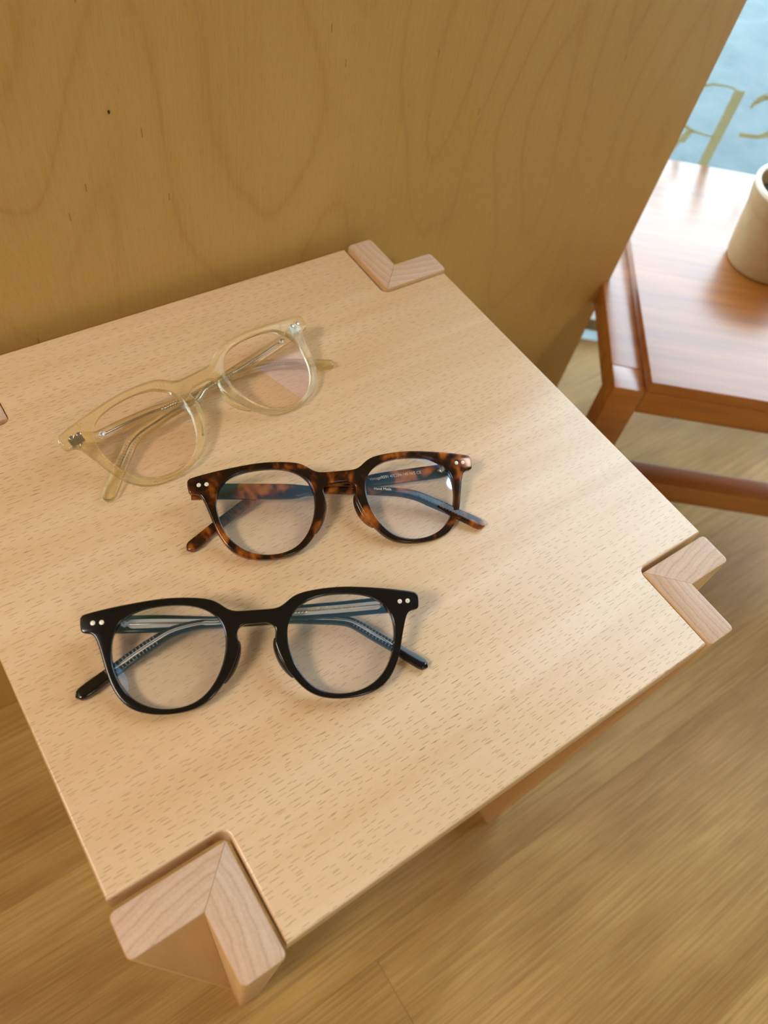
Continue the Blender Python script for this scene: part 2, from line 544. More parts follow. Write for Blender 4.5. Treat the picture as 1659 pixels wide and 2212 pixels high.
# remaining walls and the ceiling, out of the picture
o = box('wall_left', (ROOM_X0 - 0.1, ROOM_X0, ROOM_Y0, y_back, 0, CEIL_Z), M_WALL); tag(o, 'plain warm plaster wall on the left of the room', 'wall', kind='structure')
o = box('wall_front', (ROOM_X0, window_x(ROOM_Y0), ROOM_Y0 - 0.1, ROOM_Y0, 0, CEIL_Z), M_WALL); tag(o, 'plain warm plaster wall behind the viewer', 'wall', kind='structure')
v, f = prism([(ROOM_X0, ROOM_Y0), (window_x(ROOM_Y0), ROOM_Y0), (window_x(y_back), y_back), (ROOM_X0, y_back)], CEIL_Z, CEIL_Z + 0.08)
o = mesh_obj('ceiling', v, f, M_CEIL); tag(o, 'plain painted ceiling over the room', 'ceiling', kind='structure')
for i, (lx, ly, lz, ld, lw) in enumerate(LAMPS):
    hang = lz < CEIL_Z - 0.2
    lamp = empty('pendant_lamp' if hang else 'ceiling_lamp', (lx, ly, lz + 0.075))
    tag(lamp, ('round pendant lamp hanging over the left side of the room', 'round flush ceiling lamp near the shop window',
               'round flush ceiling lamp over the front of the room')[i], 'lamp')
    vv, ff = [], []
    prof = [(ld / 2 + 0.03, 0.0), (ld / 2 + 0.03, -0.05), (ld / 2 + 0.012, -0.06), (ld / 2 + 0.012, -0.01)]
    N = 40
    for k in range(N):
        a = k * math.tau / N
        vv += [(r * math.cos(a), r * math.sin(a), z) for r, z in prof]
    for k in range(N):
        for q in range(4):
            ff.append((k * 4 + q, k * 4 + (q + 1) % 4, ((k + 1) % N) * 4 + (q + 1) % 4, ((k + 1) % N) * 4 + q))
    ff.append(tuple(k * 4 for k in range(N)))
    ff.append(tuple(k * 4 + 3 for k in reversed(range(N))))
    mesh_obj('housing', vv, ff, M_LAMPBODY, lamp, smooth=True)
    if hang:
        v_, f_ = prism([(0.006 * math.cos(j * math.tau / 10), 0.006 * math.sin(j * math.tau / 10)) for j in range(10)], 0.0, CEIL_Z - lz - 0.075)
        mesh_obj('cord', v_, f_, M_LAMPBODY, lamp)

# window wall: glass with a frame, solid wall beside and above it
def wp(t, d, z):                               # t along the window, d outwards, z up
    return W0 + U2 * t + V2 * d + Vector((0, 0, z))

def wbox(name, t0, t1, d0, d1, z0, z1, mat, parent=None, bevel=0.0):
    vv, ff = box_vf(t0, t1, d0, d1, z0, z1)
    vv = [wp(*q) for q in vv]
    return mesh_obj(name, vv, ff, mat, parent, bevel=bevel)

T0, T1, GZ0, GZ1 = -1.15, 2.15, 0.0, 2.3
t_far0 = -(y_back - W0.y) / math.sin(-TH)      # where the window line meets the back end of the room
t_far1 = (W0.y - ROOM_Y0) / math.sin(-TH)
vv, ff = [], []
for (a, b, z0, z1) in ((t_far0, T0, 0, CEIL_Z), (T1, t_far1, 0, CEIL_Z), (T0, T1, GZ1, CEIL_Z)):
    q, k = box_vf(a, b, 0.0, 0.14, z0, z1)
    n0 = len(vv)
    vv += [wp(*w) for w in q]
    ff += [tuple(i + n0 for i in w) for w in k]
o = mesh_obj('wall_right', vv, ff, M_WALL); tag(o, 'plaster wall around the shop window', 'wall', kind='structure')
win = wbox('window_1', T0 + 0.03, T1 - 0.03, 0.020, 0.026, GZ0 + 0.005, GZ1 - 0.03, M_GLASS)
tag(win, 'large clear shop window pane behind the low table', 'window', kind='structure')
for nm, bb in (('frame_rail', (T0, T1, 0.005, 0.045, GZ0, GZ0 + 0.02)), ('frame_rail', (T0, T1, 0.005, 0.045, GZ1 - 0.04, GZ1)),
               ('frame_stile', (T0, T0 + 0.04, 0.005, 0.045, GZ0, GZ1)), ('frame_stile', (T1 - 0.04, T1, 0.005, 0.045, GZ0, GZ1))):
    wbox(nm, bb[0], bb[1], bb[2], bb[3], bb[4], bb[5], M_FRAME, win)

# painted letters on the pane, seen from behind; t (mm) along the glass, z (mm) over the seat level
def glyph(strokes):
    vv, ff = [], []
    for poly in strokes:
        n = len(poly); n0 = len(vv)
        vv += [wp(t * MM, 0.0193, (z + SEAT_Z) * MM) for t, z in poly] + [wp(t * MM, 0.0199, (z + SEAT_Z) * MM) for t, z in poly]
        ff += [tuple(n0 + i for i in range(n)), tuple(n0 + n + i for i in reversed(range(n)))]
        ff += [(n0 + i, n0 + (i + 1) % n, n0 + n + (i + 1) % n, n0 + n + i) for i in range(n)]
    return vv, ff

def arc_stroke(pts, w):
    """thin ribbon polygons along pts"""
    out = []
    for (a, b, w0, w1) in zip(pts[:-1], pts[1:], w[:-1], w[1:]):
        dx, dz = b[0] - a[0], b[1] - a[1]
        l = math.hypot(dx, dz); nx, nz = -dz / l, dx / l
        out.append([(a[0] + nx * w0, a[1] + nz * w0), (b[0] + nx * w1, b[1] + nz * w1), (b[0] - nx * w1, b[1] - nz * w1), (a[0] - nx * w0, a[1] - nz * w0)])
    return out

bowl = [(50, -60.5), (38, -58.8), (24, -59.5), (10, -64), (-2, -74), (-5, -86), (0, -98), (10, -106.5), (26, -111.5), (38, -113), (50, -113.5)]
bw = [0.9, 0.9, 1.1, 2.2, 4.0, 5.0, 4.2, 2.2, 1.3, 1.0, 0.9]
stem = [[(49.0, -61.5), (60.5, -60.5), (59.5, -160), (48.5, -160)]]
for strokes in (stem + arc_stroke(bowl, bw),
                [[(13, -126), (22, -126), (26, -111), (18, -112)]] + arc_stroke([(13, -126), (10, -140), (2, -150)], [4.0, 3.5, 3.0]),
                arc_stroke([(74, -76), (77, -68), (84, -62), (96, -60), (108, -66), (113, -80)], [1.0, 3.2, 3.6, 3.6, 4.5, 5.0]) + arc_stroke([(77, -106), (98, -105), (110, -99), (113, -80)], [2.4, 2.2, 4.2, 5.0])):
    vv, ff = glyph(strokes)
    mesh_obj('letter', vv, ff, M_LETTER, win)

# street paving outside
vv, ff = box_vf(-4.0, 5.5, 0.14, 6.5, -0.13, -0.05)
pav = mesh_obj('pavement', [wp(*q) for q in vv], ff, M_PAVE)
tag(pav, 'pale blue-grey stone pavement outside the shop window', 'pavement', kind='structure')

# ------------------------------------------------------------------ stool
stool = empty('stool', (0, 0, 0))
tag(stool, 'square pale beech stool with L-shaped corner legs carrying three pairs of glasses', 'stool')
ST, SZ = 0.016, 0.4
HALF, NOTCH = 0.160, 0.1135
def rounded_notch(sx, sy):
    """points of one notched corner, counter-clockwise order for the (+,+) corner"""
    r = 0.004
    c = (NOTCH + r, NOTCH + r)
    pts = [(HALF, NOTCH)]
    for k in range(7):
        a = math.radians(270 - 90 * k / 6)
        pts.append((c[0] + r * math.cos(a), c[1] + r * math.sin(a)))
    pts.append((NOTCH, HALF))
    pts = [(x * sx, y * sy) for x, y in pts]
    return pts if sx * sy > 0 else pts[::-1]
loop = rounded_notch(1, 1) + rounded_notch(-1, 1) + rounded_notch(-1, -1) + rounded_notch(1, -1)
me = curve_mesh([loop], ST / 2, 0.0014, 3)
finish(me, 'seat', M_SEAT, stool, lambda p: Vector((p.x, p.y, p.z + SZ - ST / 2)))

def leg(sx, sy, dx, dy, dz, rings):
    """two mitred boards forming an L that opens outwards; both arms narrow towards the floor"""
    ma = mat_end_grain('leg_board_grain', *rings[0])
    mb = mat_end_grain('leg_board_grain', *rings[1])
    C, T, E = 0.1150, 0.0180, 0.1612
    bm = bmesh.new()
    R_, B_ = 0.0026, 0.0012
    for arm in (0, 1):
        eb = 0.1336 if arm == 0 else 0.1462
        def sec(e, z, d):
            r = R_ - d
            q = [(C + d + 0.00010, C + d)]
            for (px, py, a0) in ((e - d - r, C + d + r, 270), (e - d - r, C + T - d - r, 0)):
                for k_ in range(5):
                    a = math.radians(a0 + 22.5 * k_)
                    q.append((px + r * math.cos(a), py + r * math.sin(a)))
            q.append((min(C + T - d + 0.00010, e - d - r), C + T - d))
            if arm: q = [(b, a) for a, b in q]
            return [((a) * sx + dx, (b) * sy + dy, z) for a, b in q]
        zs = [(E, SZ + dz, B_), (E, SZ + dz - 0.0004, B_ * 0.3), (E, SZ + dz - B_, 0.0), (eb, 0.0, 0.0)]
        rings_ = [[bm.verts.new(p) for p in sec(*q)] for q in zs]
        nq = len(rings_[0])
        fs = [rings_[0], rings_[-1][::-1]]
        for ra, rb in zip(rings_[:-1], rings_[1:]):
            fs += [(ra[i], rb[i], rb[(i + 1) % nq], ra[(i + 1) % nq]) for i in range(nq)]
        for f_ in fs:
            bm.faces.new(f_).material_index = arm
    bmesh.ops.recalc_face_normals(bm, faces=bm.faces)
    me = bpy.data.meshes.new('leg')
    bm.to_mesh(me); bm.free()
    me.materials.append(ma); me.materials.append(mb)
    for p in me.polygons: p.use_smooth = True
    me.set_sharp_from_angle(angle=math.radians(35))
    return link(bpy.data.objects.new('leg', me), stool)

leg(-1, -1, -0.0002, -0.0022, -0.0008, ((-0.120, -0.190, 0.75, 1.0), (-0.185, -0.135, 1.0, 0.6)))
leg(1, -1, -0.0005, -0.0005, -0.0004, ((0.175, -0.185, 0.6, 1.0), (0.195, -0.150, 1.0, 0.45)))
leg(1, 1, 0.0008, -0.0006, 0.0016, ((0.180, 0.190, 0.6, 1.0), (0.200, 0.165, 1.0, 0.5)))
leg(-1, 1, 0.0012, 0.0006, 0.0004, ((-0.175, 0.185, 0.6, 1.0), (-0.185, 0.150, 1.0, 0.5)))

# ------------------------------------------------------------------ low table by the window
TO = Vector((0.3627, 0.0435, 0.0))             # front left corner of its top board
table = empty('low_table', tuple(TO), TH)
tag(table, 'low honey-brown oak table by the window with a plant pot on it', 'table')
TZ = 0.270
TW, TD = 0.345, 0.366
box('table_top', (0.0, TW, 0.0, TD, TZ - 0.012, TZ), M_TABLE, table, bevel=0.0012)
RT = TZ - 0.012
for (x0, x1) in ((-0.028, 0.0), (TW, TW + 0.028)):
    for (y0, y1) in ((0.0, 0.028), (TD - 0.028, TD)):
        box('leg', (x0, x1, y0, y1, 0.0, RT), M_TABLE, table, bevel=0.0012)
for (x0, x1) in ((-0.0278, 0.006), (TW - 0.006, TW + 0.0278)):
    box('side_rail', (x0, x1, 0.0283, TD - 0.0283, RT - 0.026, RT - 0.0002), M_TABLE, table, bevel=0.001)
for (y0, y1) in ((0.0004, 0.024), (TD - 0.024, TD - 0.0004)):
    box('end_rail', (0.0002, TW - 0.0002, y0, y1, RT - 0.026, RT - 0.0002), M_TABLE, table, bevel=0.001)
box('stretcher', (0.0002, TW - 0.0002, 0.002, 0.027, 0.115, 0.140), M_TABLE, table, bevel=0.001)
box('stretcher', (0.0002, TW - 0.0002, TD - 0.027, TD - 0.002, 0.115, 0.140), M_TABLE, table, bevel=0.001)

# ------------------------------------------------------------------ plant pot
def lathe(name, prof, mat, parent=None, N=56, ring=False):
    vv, ff = [], []
    for r, z in prof:
        for k in range(N):
            a = k * math.tau / N
            vv.append((r * math.cos(a), r * math.sin(a), z))
    for i in range(len(prof) - 1):
        for k in range(N):
            ff.append((i * N + k, i * N + (k + 1) % N, (i + 1) * N + (k + 1) % N, (i + 1) * N + k))
    if ring:
        last = (len(prof) - 1) * N
        ff += [(last + k, last + (k + 1) % N, (k + 1) % N, k) for k in range(N)]
    else:
        ff.append(tuple(range(N))[::-1])
        ff.append(tuple((len(prof) - 1) * N + k for k in range(N)))
    return mesh_obj(name, vv, ff, mat, parent, smooth=True)

pot = empty('plant_pot', (0.594, 0.1115, TZ))
tag(pot, 'beige stoneware plant pot with soil on the honey-brown table', 'plant pot')
lathe('pot_body', [(0.030, 0.0), (0.0355, 0.0012), (0.0372, 0.006), (0.0392, 0.022), (0.0412, 0.042), (0.0425, 0.054), (0.0428, 0.0575),
                   (0.0436, 0.0590), (0.0452, 0.066), (0.0465, 0.0745), (0.0466, 0.0765), (0.0425, 0.0765), (0.0415, 0.070), (0.040, 0.060), (0.038, 0.050)], M_POT, pot)
lathe('rim', [(0.0424, 0.0766), (0.0467, 0.0766), (0.0470, 0.0785), (0.0462, 0.0803), (0.0440, 0.0807), (0.0424, 0.0797)], M_RIM, pot, ring=True)
vv, ff = [], []
NR, NA = 8, 36
for i in range(NR + 1):
    for k in range(NA):
        a = k * math.tau / NA
        r = 0.0402 * i / NR
        vv.append((r * math.cos(a), r * math.sin(a), 0.0625 + random.uniform(-0.0012, 0.0018) * (1 if 0 < i < NR else 0)))
for i in range(NR):
    for k in range(NA):
        ff.append((i * NA + k, i * NA + (k + 1) % NA, (i + 1) * NA + (k + 1) % NA, (i + 1) * NA + k))
soil = mesh_obj('soil', vv, ff, M_SOIL, pot, smooth='all')
soil['kind'] = 'stuff'

# glasses outlines in mm (left half seen from the front; x across, y up)
INNER = [(-33.55,24.17),(-31.33,24.06),(-29.12,23.83),(-26.94,23.47),(-24.79,22.95),(-22.70,22.25),(-20.70,21.34),(-18.83,20.20),(-17.14,18.84),(-15.67,17.25),(-14.48,15.45),(-13.61,13.48),(-13.06,11.39),(-12.80,9.22),(-12.78,7.02),(-12.95,4.82),(-13.30,2.63),(-13.80,0.48),(-14.45,-1.64),(-15.25,-3.70),(-16.19,-5.71),(-17.27,-7.64),(-18.49,-9.47),(-19.86,-11.19),(-21.40,-12.76),(-23.09,-14.14),(-24.94,-15.29),(-26.93,-16.20),(-29.01,-16.86),(-31.17,-17.29),(-33.36,-17.52),(-35.57,-17.56),(-37.77,-17.43),(-39.96,-17.11),(-42.11,-16.60),(-44.19,-15.90),(-46.20,-15.00),(-48.10,-13.89),(-49.86,-12.58),(-51.47,-11.08),(-52.91,-9.42),(-54.18,-7.62),(-55.28,-5.71),(-56.22,-3.71),(-56.99,-1.63),(-57.61,0.49),(-58.09,2.66),(-58.42,4.85),(-58.58,7.05),(-58.56,9.26),(-58.31,11.44),(-57.79,13.55),(-56.97,15.55),(-55.85,17.39),(-54.43,19.02),(-52.77,20.39),(-50.90,21.50),(-48.89,22.36),(-46.78,23.00),(-44.62,23.47),(-42.43,23.80),(-40.22,24.02),(-38.00,24.15),(-35.77,24.20)]
OUTER = [(0.00,19.75),(-4.85,19.75),(-5.65,19.77),(-6.45,19.79),(-7.24,19.85),(-8.03,19.93),(-8.80,20.06),(-9.56,20.25),(-10.29,20.52),(-11.00,20.85),(-11.67,21.25),(-12.33,21.69),(-12.97,22.16),(-13.60,22.65),(-14.23,23.13),(-14.88,23.59),(-15.54,24.03),(-16.22,24.43),(-16.93,24.79),(-17.65,25.11),(-18.39,25.38),(-19.15,25.61),(-19.92,25.81),(-20.70,25.98),(-21.48,26.14),(-22.27,26.28),(-23.06,26.40),(-23.85,26.51),(-24.64,26.62),(-25.43,26.71),(-26.23,26.80),(-27.02,26.88),(-27.82,26.96),(-28.61,27.02),(-29.41,27.08),(-30.21,27.12),(-31.00,27.16),(-31.80,27.20),(-32.60,27.23),(-33.40,27.26),(-34.20,27.28),(-35.00,27.29),(-35.80,27.29),(-36.59,27.27),(-37.39,27.25),(-38.19,27.22),(-38.99,27.18),(-39.79,27.14),(-40.58,27.10),(-41.38,27.04),(-42.18,26.98),(-42.97,26.92),(-43.77,26.84),(-44.57,26.77),(-45.36,26.69),(-46.16,26.61),(-46.95,26.53),(-47.75,26.45),(-48.54,26.37),(-49.33,26.28),(-50.13,26.18),(-50.92,26.09),(-51.71,25.99),(-52.51,25.89),(-53.30,25.80),(-54.09,25.70),(-54.89,25.60),(-55.68,25.49),(-56.47,25.39),(-57.26,25.27),(-58.05,25.16),(-58.84,25.04),(-59.63,24.91),(-60.42,24.79),(-61.21,24.66),(-62.00,24.53),(-62.79,24.40),(-63.58,24.27),(-64.36,24.13),(-65.15,23.99),(-65.93,23.85),(-66.72,23.68),(-67.49,23.50),(-68.27,23.32),(-69.05,23.12),(-69.78,22.85),(-70.36,22.33),(-70.73,21.66),(-70.81,20.89),(-70.82,20.09),(-70.81,19.29),(-70.75,18.49),(-70.67,17.70),(-70.57,16.91),(-70.29,16.19),(-69.76,15.66),(-69.03,15.41),(-68.24,15.28),(-67.46,15.14),(-66.70,14.92),(-66.02,14.51),(-65.43,14.00),(-64.98,13.37),(-64.63,12.67),(-64.31,11.94),(-64.03,11.20),(-63.78,10.45),(-63.54,9.69),(-63.31,8.92),(-63.08,8.16),(-62.86,7.39),(-62.64,6.62),(-62.42,5.85),(-62.21,5.08),(-62.00,4.31),(-61.80,3.54),(-61.59,2.77),(-61.39,1.99),(-61.19,1.22),(-60.98,0.45),(-60.76,-0.32),(-60.54,-1.09),(-60.30,-1.85),(-60.06,-2.61),(-59.80,-3.37),(-59.54,-4.12),(-59.26,-4.87),(-58.97,-5.61),(-58.66,-6.35),(-58.33,-7.07),(-57.98,-7.79),(-57.61,-8.49),(-57.23,-9.19),(-56.83,-9.88),(-56.41,-10.56),(-55.96,-11.22),(-55.49,-11.86),(-54.99,-12.47),(-54.47,-13.07),(-53.93,-13.66),(-53.37,-14.22),(-52.79,-14.76),(-52.18,-15.27),(-51.55,-15.74),(-50.88,-16.17),(-50.20,-16.57),(-49.50,-16.94),(-48.78,-17.29),(-48.05,-17.61),(-47.31,-17.89),(-46.56,-18.15),(-45.79,-18.37),(-45.03,-18.58),(-44.25,-18.78),(-43.48,-18.96),(-42.70,-19.13),(-41.91,-19.27),(-41.12,-19.38),(-40.33,-19.48),(-39.54,-19.55),(-38.74,-19.62),(-37.95,-19.68),(-37.15,-19.72),(-36.35,-19.74),(-35.55,-19.74),(-34.76,-19.72),(-33.96,-19.69),(-33.16,-19.64),(-32.37,-19.59),(-31.57,-19.52),(-30.78,-19.43),(-29.99,-19.32),(-29.20,-19.19),(-28.42,-19.04),(-27.64,-18.87),(-26.87,-18.68),(-26.10,-18.47),(-25.34,-18.24),(-24.59,-17.98),(-23.85,-17.68),(-23.13,-17.35),(-22.42,-16.99),(-21.72,-16.61),(-21.04,-16.20),(-20.38,-15.76),(-19.74,-15.29),(-19.13,-14.79),(-18.53,-14.27),(-17.94,-13.72),(-17.38,-13.16),(-16.83,-12.58),(-16.31,-11.99),(-15.79,-11.38),(-15.29,-10.76),(-14.79,-10.13),(-14.30,-9.50),(-13.81,-8.87),(-13.33,-8.24),(-12.85,-7.59),(-12.40,-6.94),(-11.96,-6.27),(-11.55,-5.59),(-11.16,-4.90),(-10.79,-4.19),(-10.43,-3.48),(-10.09,-2.76),(-9.76,-2.03),(-9.45,-1.29),(-9.15,-0.55),(-8.87,0.19),(-8.59,0.94),(-8.33,1.70),(-8.08,2.46),(-7.85,3.22),(-7.65,3.98),(-7.50,4.75),(-7.40,5.53),(-7.39,6.30),(-7.45,7.07),(-7.57,7.84),(-7.72,8.61),(-7.84,9.38),(-7.91,10.13),(-7.87,10.86),(-7.70,11.55),(-7.38,12.17),(-6.93,12.72),(-6.36,13.17),(-5.71,13.54),(-5.01,13.84),(-4.28,14.10),(0.00,14.10)]
RIVETS = [(-65.68,19.28),(-62.15,19.24)]
# folded temples: x, y, height over the seat, width (mm)
TEMPLES_BLACK = {'L':[(-121.3,-17.4,10.3,7.4),(-112.8,-21.3,8.5,7.4),(-99.4,-27.1,5.8,7.4),(-79.1,-38.0,5.2,5.2),(-51.8,-52.3,5.0,3.3),(-40.4,-58.9,5.0,3.7),(-32.9,-63.6,5.0,3.9),(-28.3,-67.3,4.8,4.2),(-25.3,-72.0,4.4,4.4),(-22.7,-77.0,3.9,4.4),(-17.8,-85.9,3.0,4.4),(-14.8,-92.0,2.5,4.6),(-11.6,-98.0,2.1,5.2),(-10.0,-101.6,2.0,3.9)],
   'R':[(-3.8,-74.2,10.3,7.2),(-14.3,-68.6,9.6,7.2),(-30.7,-61.2,9.3,6.9),(-47.1,-53.5,9.2,6.5),(-51.5,-51.6,9.2,5.2),(-76.8,-42.0,9.2,3.4),(-84.2,-38.3,9.2,3.9),(-90.8,-36.1,9.0,4.3),(-97.7,-34.6,8.2,4.7),(-105.3,-34.7,6.8,5.2),(-113.0,-35.2,5.4,5.2),(-120.8,-36.2,4.2,5.2),(-128.5,-37.3,3.2,5.4),(-136.1,-38.5,2.4,5.8),(-140.5,-39.0,2.0,4.3)],
   }
TEMPLES_TORT = {'L':[(-58.5,25.4,10.3,7.6),(-46.8,20.0,9.6,7.6),(-31.5,11.9,9.3,7.6),(-16.8,4.0,9.2,7.4),(-10.2,1.0,9.2,4.8),(-4.9,-1.4,9.2,3.1),(3.9,-6.2,9.2,3.6),(15.5,-12.8,9.0,3.6),(27.7,-19.6,8.2,3.9),(34.1,-23.8,7.4,4.4),(38.0,-27.3,6.6,4.6),(41.4,-31.4,5.7,4.9),(44.8,-35.6,4.9,4.9),(48.1,-40.0,4.2,4.9),(50.8,-44.1,3.6,4.9),(54.4,-48.9,2.8,5.4),(57.2,-52.9,2.2,5.6),(59.1,-55.5,2.0,4.2)],
   'R':[(65.8,-24.7,10.2,6.8),(58.8,-21.4,9.0,6.7),(53.4,-18.8,7.5,7.0),(39.2,-12.6,5.8,6.9),(24.4,-7.3,5.3,6.6),(20.4,-6.1,5.2,5.4),(10.1,-1.8,5.0,3.4),(-4.4,0.8,5.0,3.4),(-26.3,11.3,5.0,4.3),(-36.2,11.2,4.6,4.5),(-43.4,9.7,4.0,4.7),(-50.5,8.2,3.4,4.7),(-55.8,7.0,2.9,4.7),(-62.4,5.2,2.4,4.9),(-69.0,3.2,2.1,5.6),(-72.3,2.6,2.0,4.2)],
   }
TEMPLES_CLEAR = {'L':[(-90.4,78.6,10.4,5.8),(-82.8,77.2,8.7,5.9),(-68.6,81.1,5.8,6.2),(-52.9,82.9,5.2,6.0),(-45.3,82.6,5.2,5.8),(-39.8,83.3,5.0,4.2),(-33.6,83.0,5.0,3.4),(-28.1,84.0,5.0,3.5),(-13.7,87.1,5.0,3.5),(-9.1,88.0,5.0,3.8),(-2.6,88.2,4.9,4.4),(5.8,88.8,4.6,4.7),(13.7,88.3,4.2,5.0),(21.1,86.7,3.7,5.3),(30.4,83.2,3.0,5.6),(39.4,79.0,2.4,5.6),(46.2,75.7,2.1,5.9),(51.8,73.4,2.0,4.8)],
   'R':[(39.6,97.6,10.4,6.2),(31.5,95.3,9.6,6.2),(18.3,91.7,9.3,6.3),(5.5,88.3,9.2,6.3),(-6.7,85.2,9.2,5.9),(-12.8,83.5,9.2,4.3),(-22.3,81.9,9.2,3.4),(-29.4,76.9,9.2,3.7),(-36.4,76.6,9.1,4.2),(-45.9,75.1,8.6,4.6),(-54.4,73.4,7.7,5.1),(-62.8,71.8,6.6,5.4),(-69.2,68.6,5.6,5.6),(-74.1,63.9,4.7,6.0),(-78.9,59.3,3.9,6.3),(-84.4,53.3,3.0,6.4),(-89.7,47.9,2.2,6.9),(-92.3,44.5,2.0,4.9)],
   }

# ------------------------------------------------------------------ glasses
WRAP = 3.0 / 70 ** 2                           # the front bows back towards the hinges
THK = 4.0                                      # thickness of the front (mm)


def catmull(pts, n):
    P = [Vector(p) for p in pts]
    P = [P[0] * 2 - P[1]] + P + [P[-1] * 2 - P[-2]]
    seg = len(P) - 3
    dense = []
    for i in range(seg):
        for k in range(14):
            t = k / 14
            a, b, c, d = P[i:i + 4]
            dense.append(0.5 * ((2 * b) + (c - a) * t + (2 * a - 5 * b + 4 * c - d) * t * t + (3 * b - 3 * c + d - a) * t ** 3))
    dense.append(P[-2])
    L = [0.0]
    for a, b in zip(dense[:-1], dense[1:]): L.append(L[-1] + (b.to_3d() - a.to_3d()).length)
    out, j = [], 0
    for i in range(n):
        s = L[-1] * i / (n - 1)
        while j < len(L) - 2 and L[j + 1] < s: j += 1
        f_ = (s - L[j]) / max(L[j + 1] - L[j], 1e-9)
        out.append(dense[j].lerp(dense[j + 1], f_))
    return out, L[-1]


def smooth_vals(v, n=3):
    for _ in range(n):
        v = [v[0]] + [(v[i - 1] + 2 * v[i] + v[i + 1]) / 4 for i in range(1, len(v) - 1)] + [v[-1]]
    return v


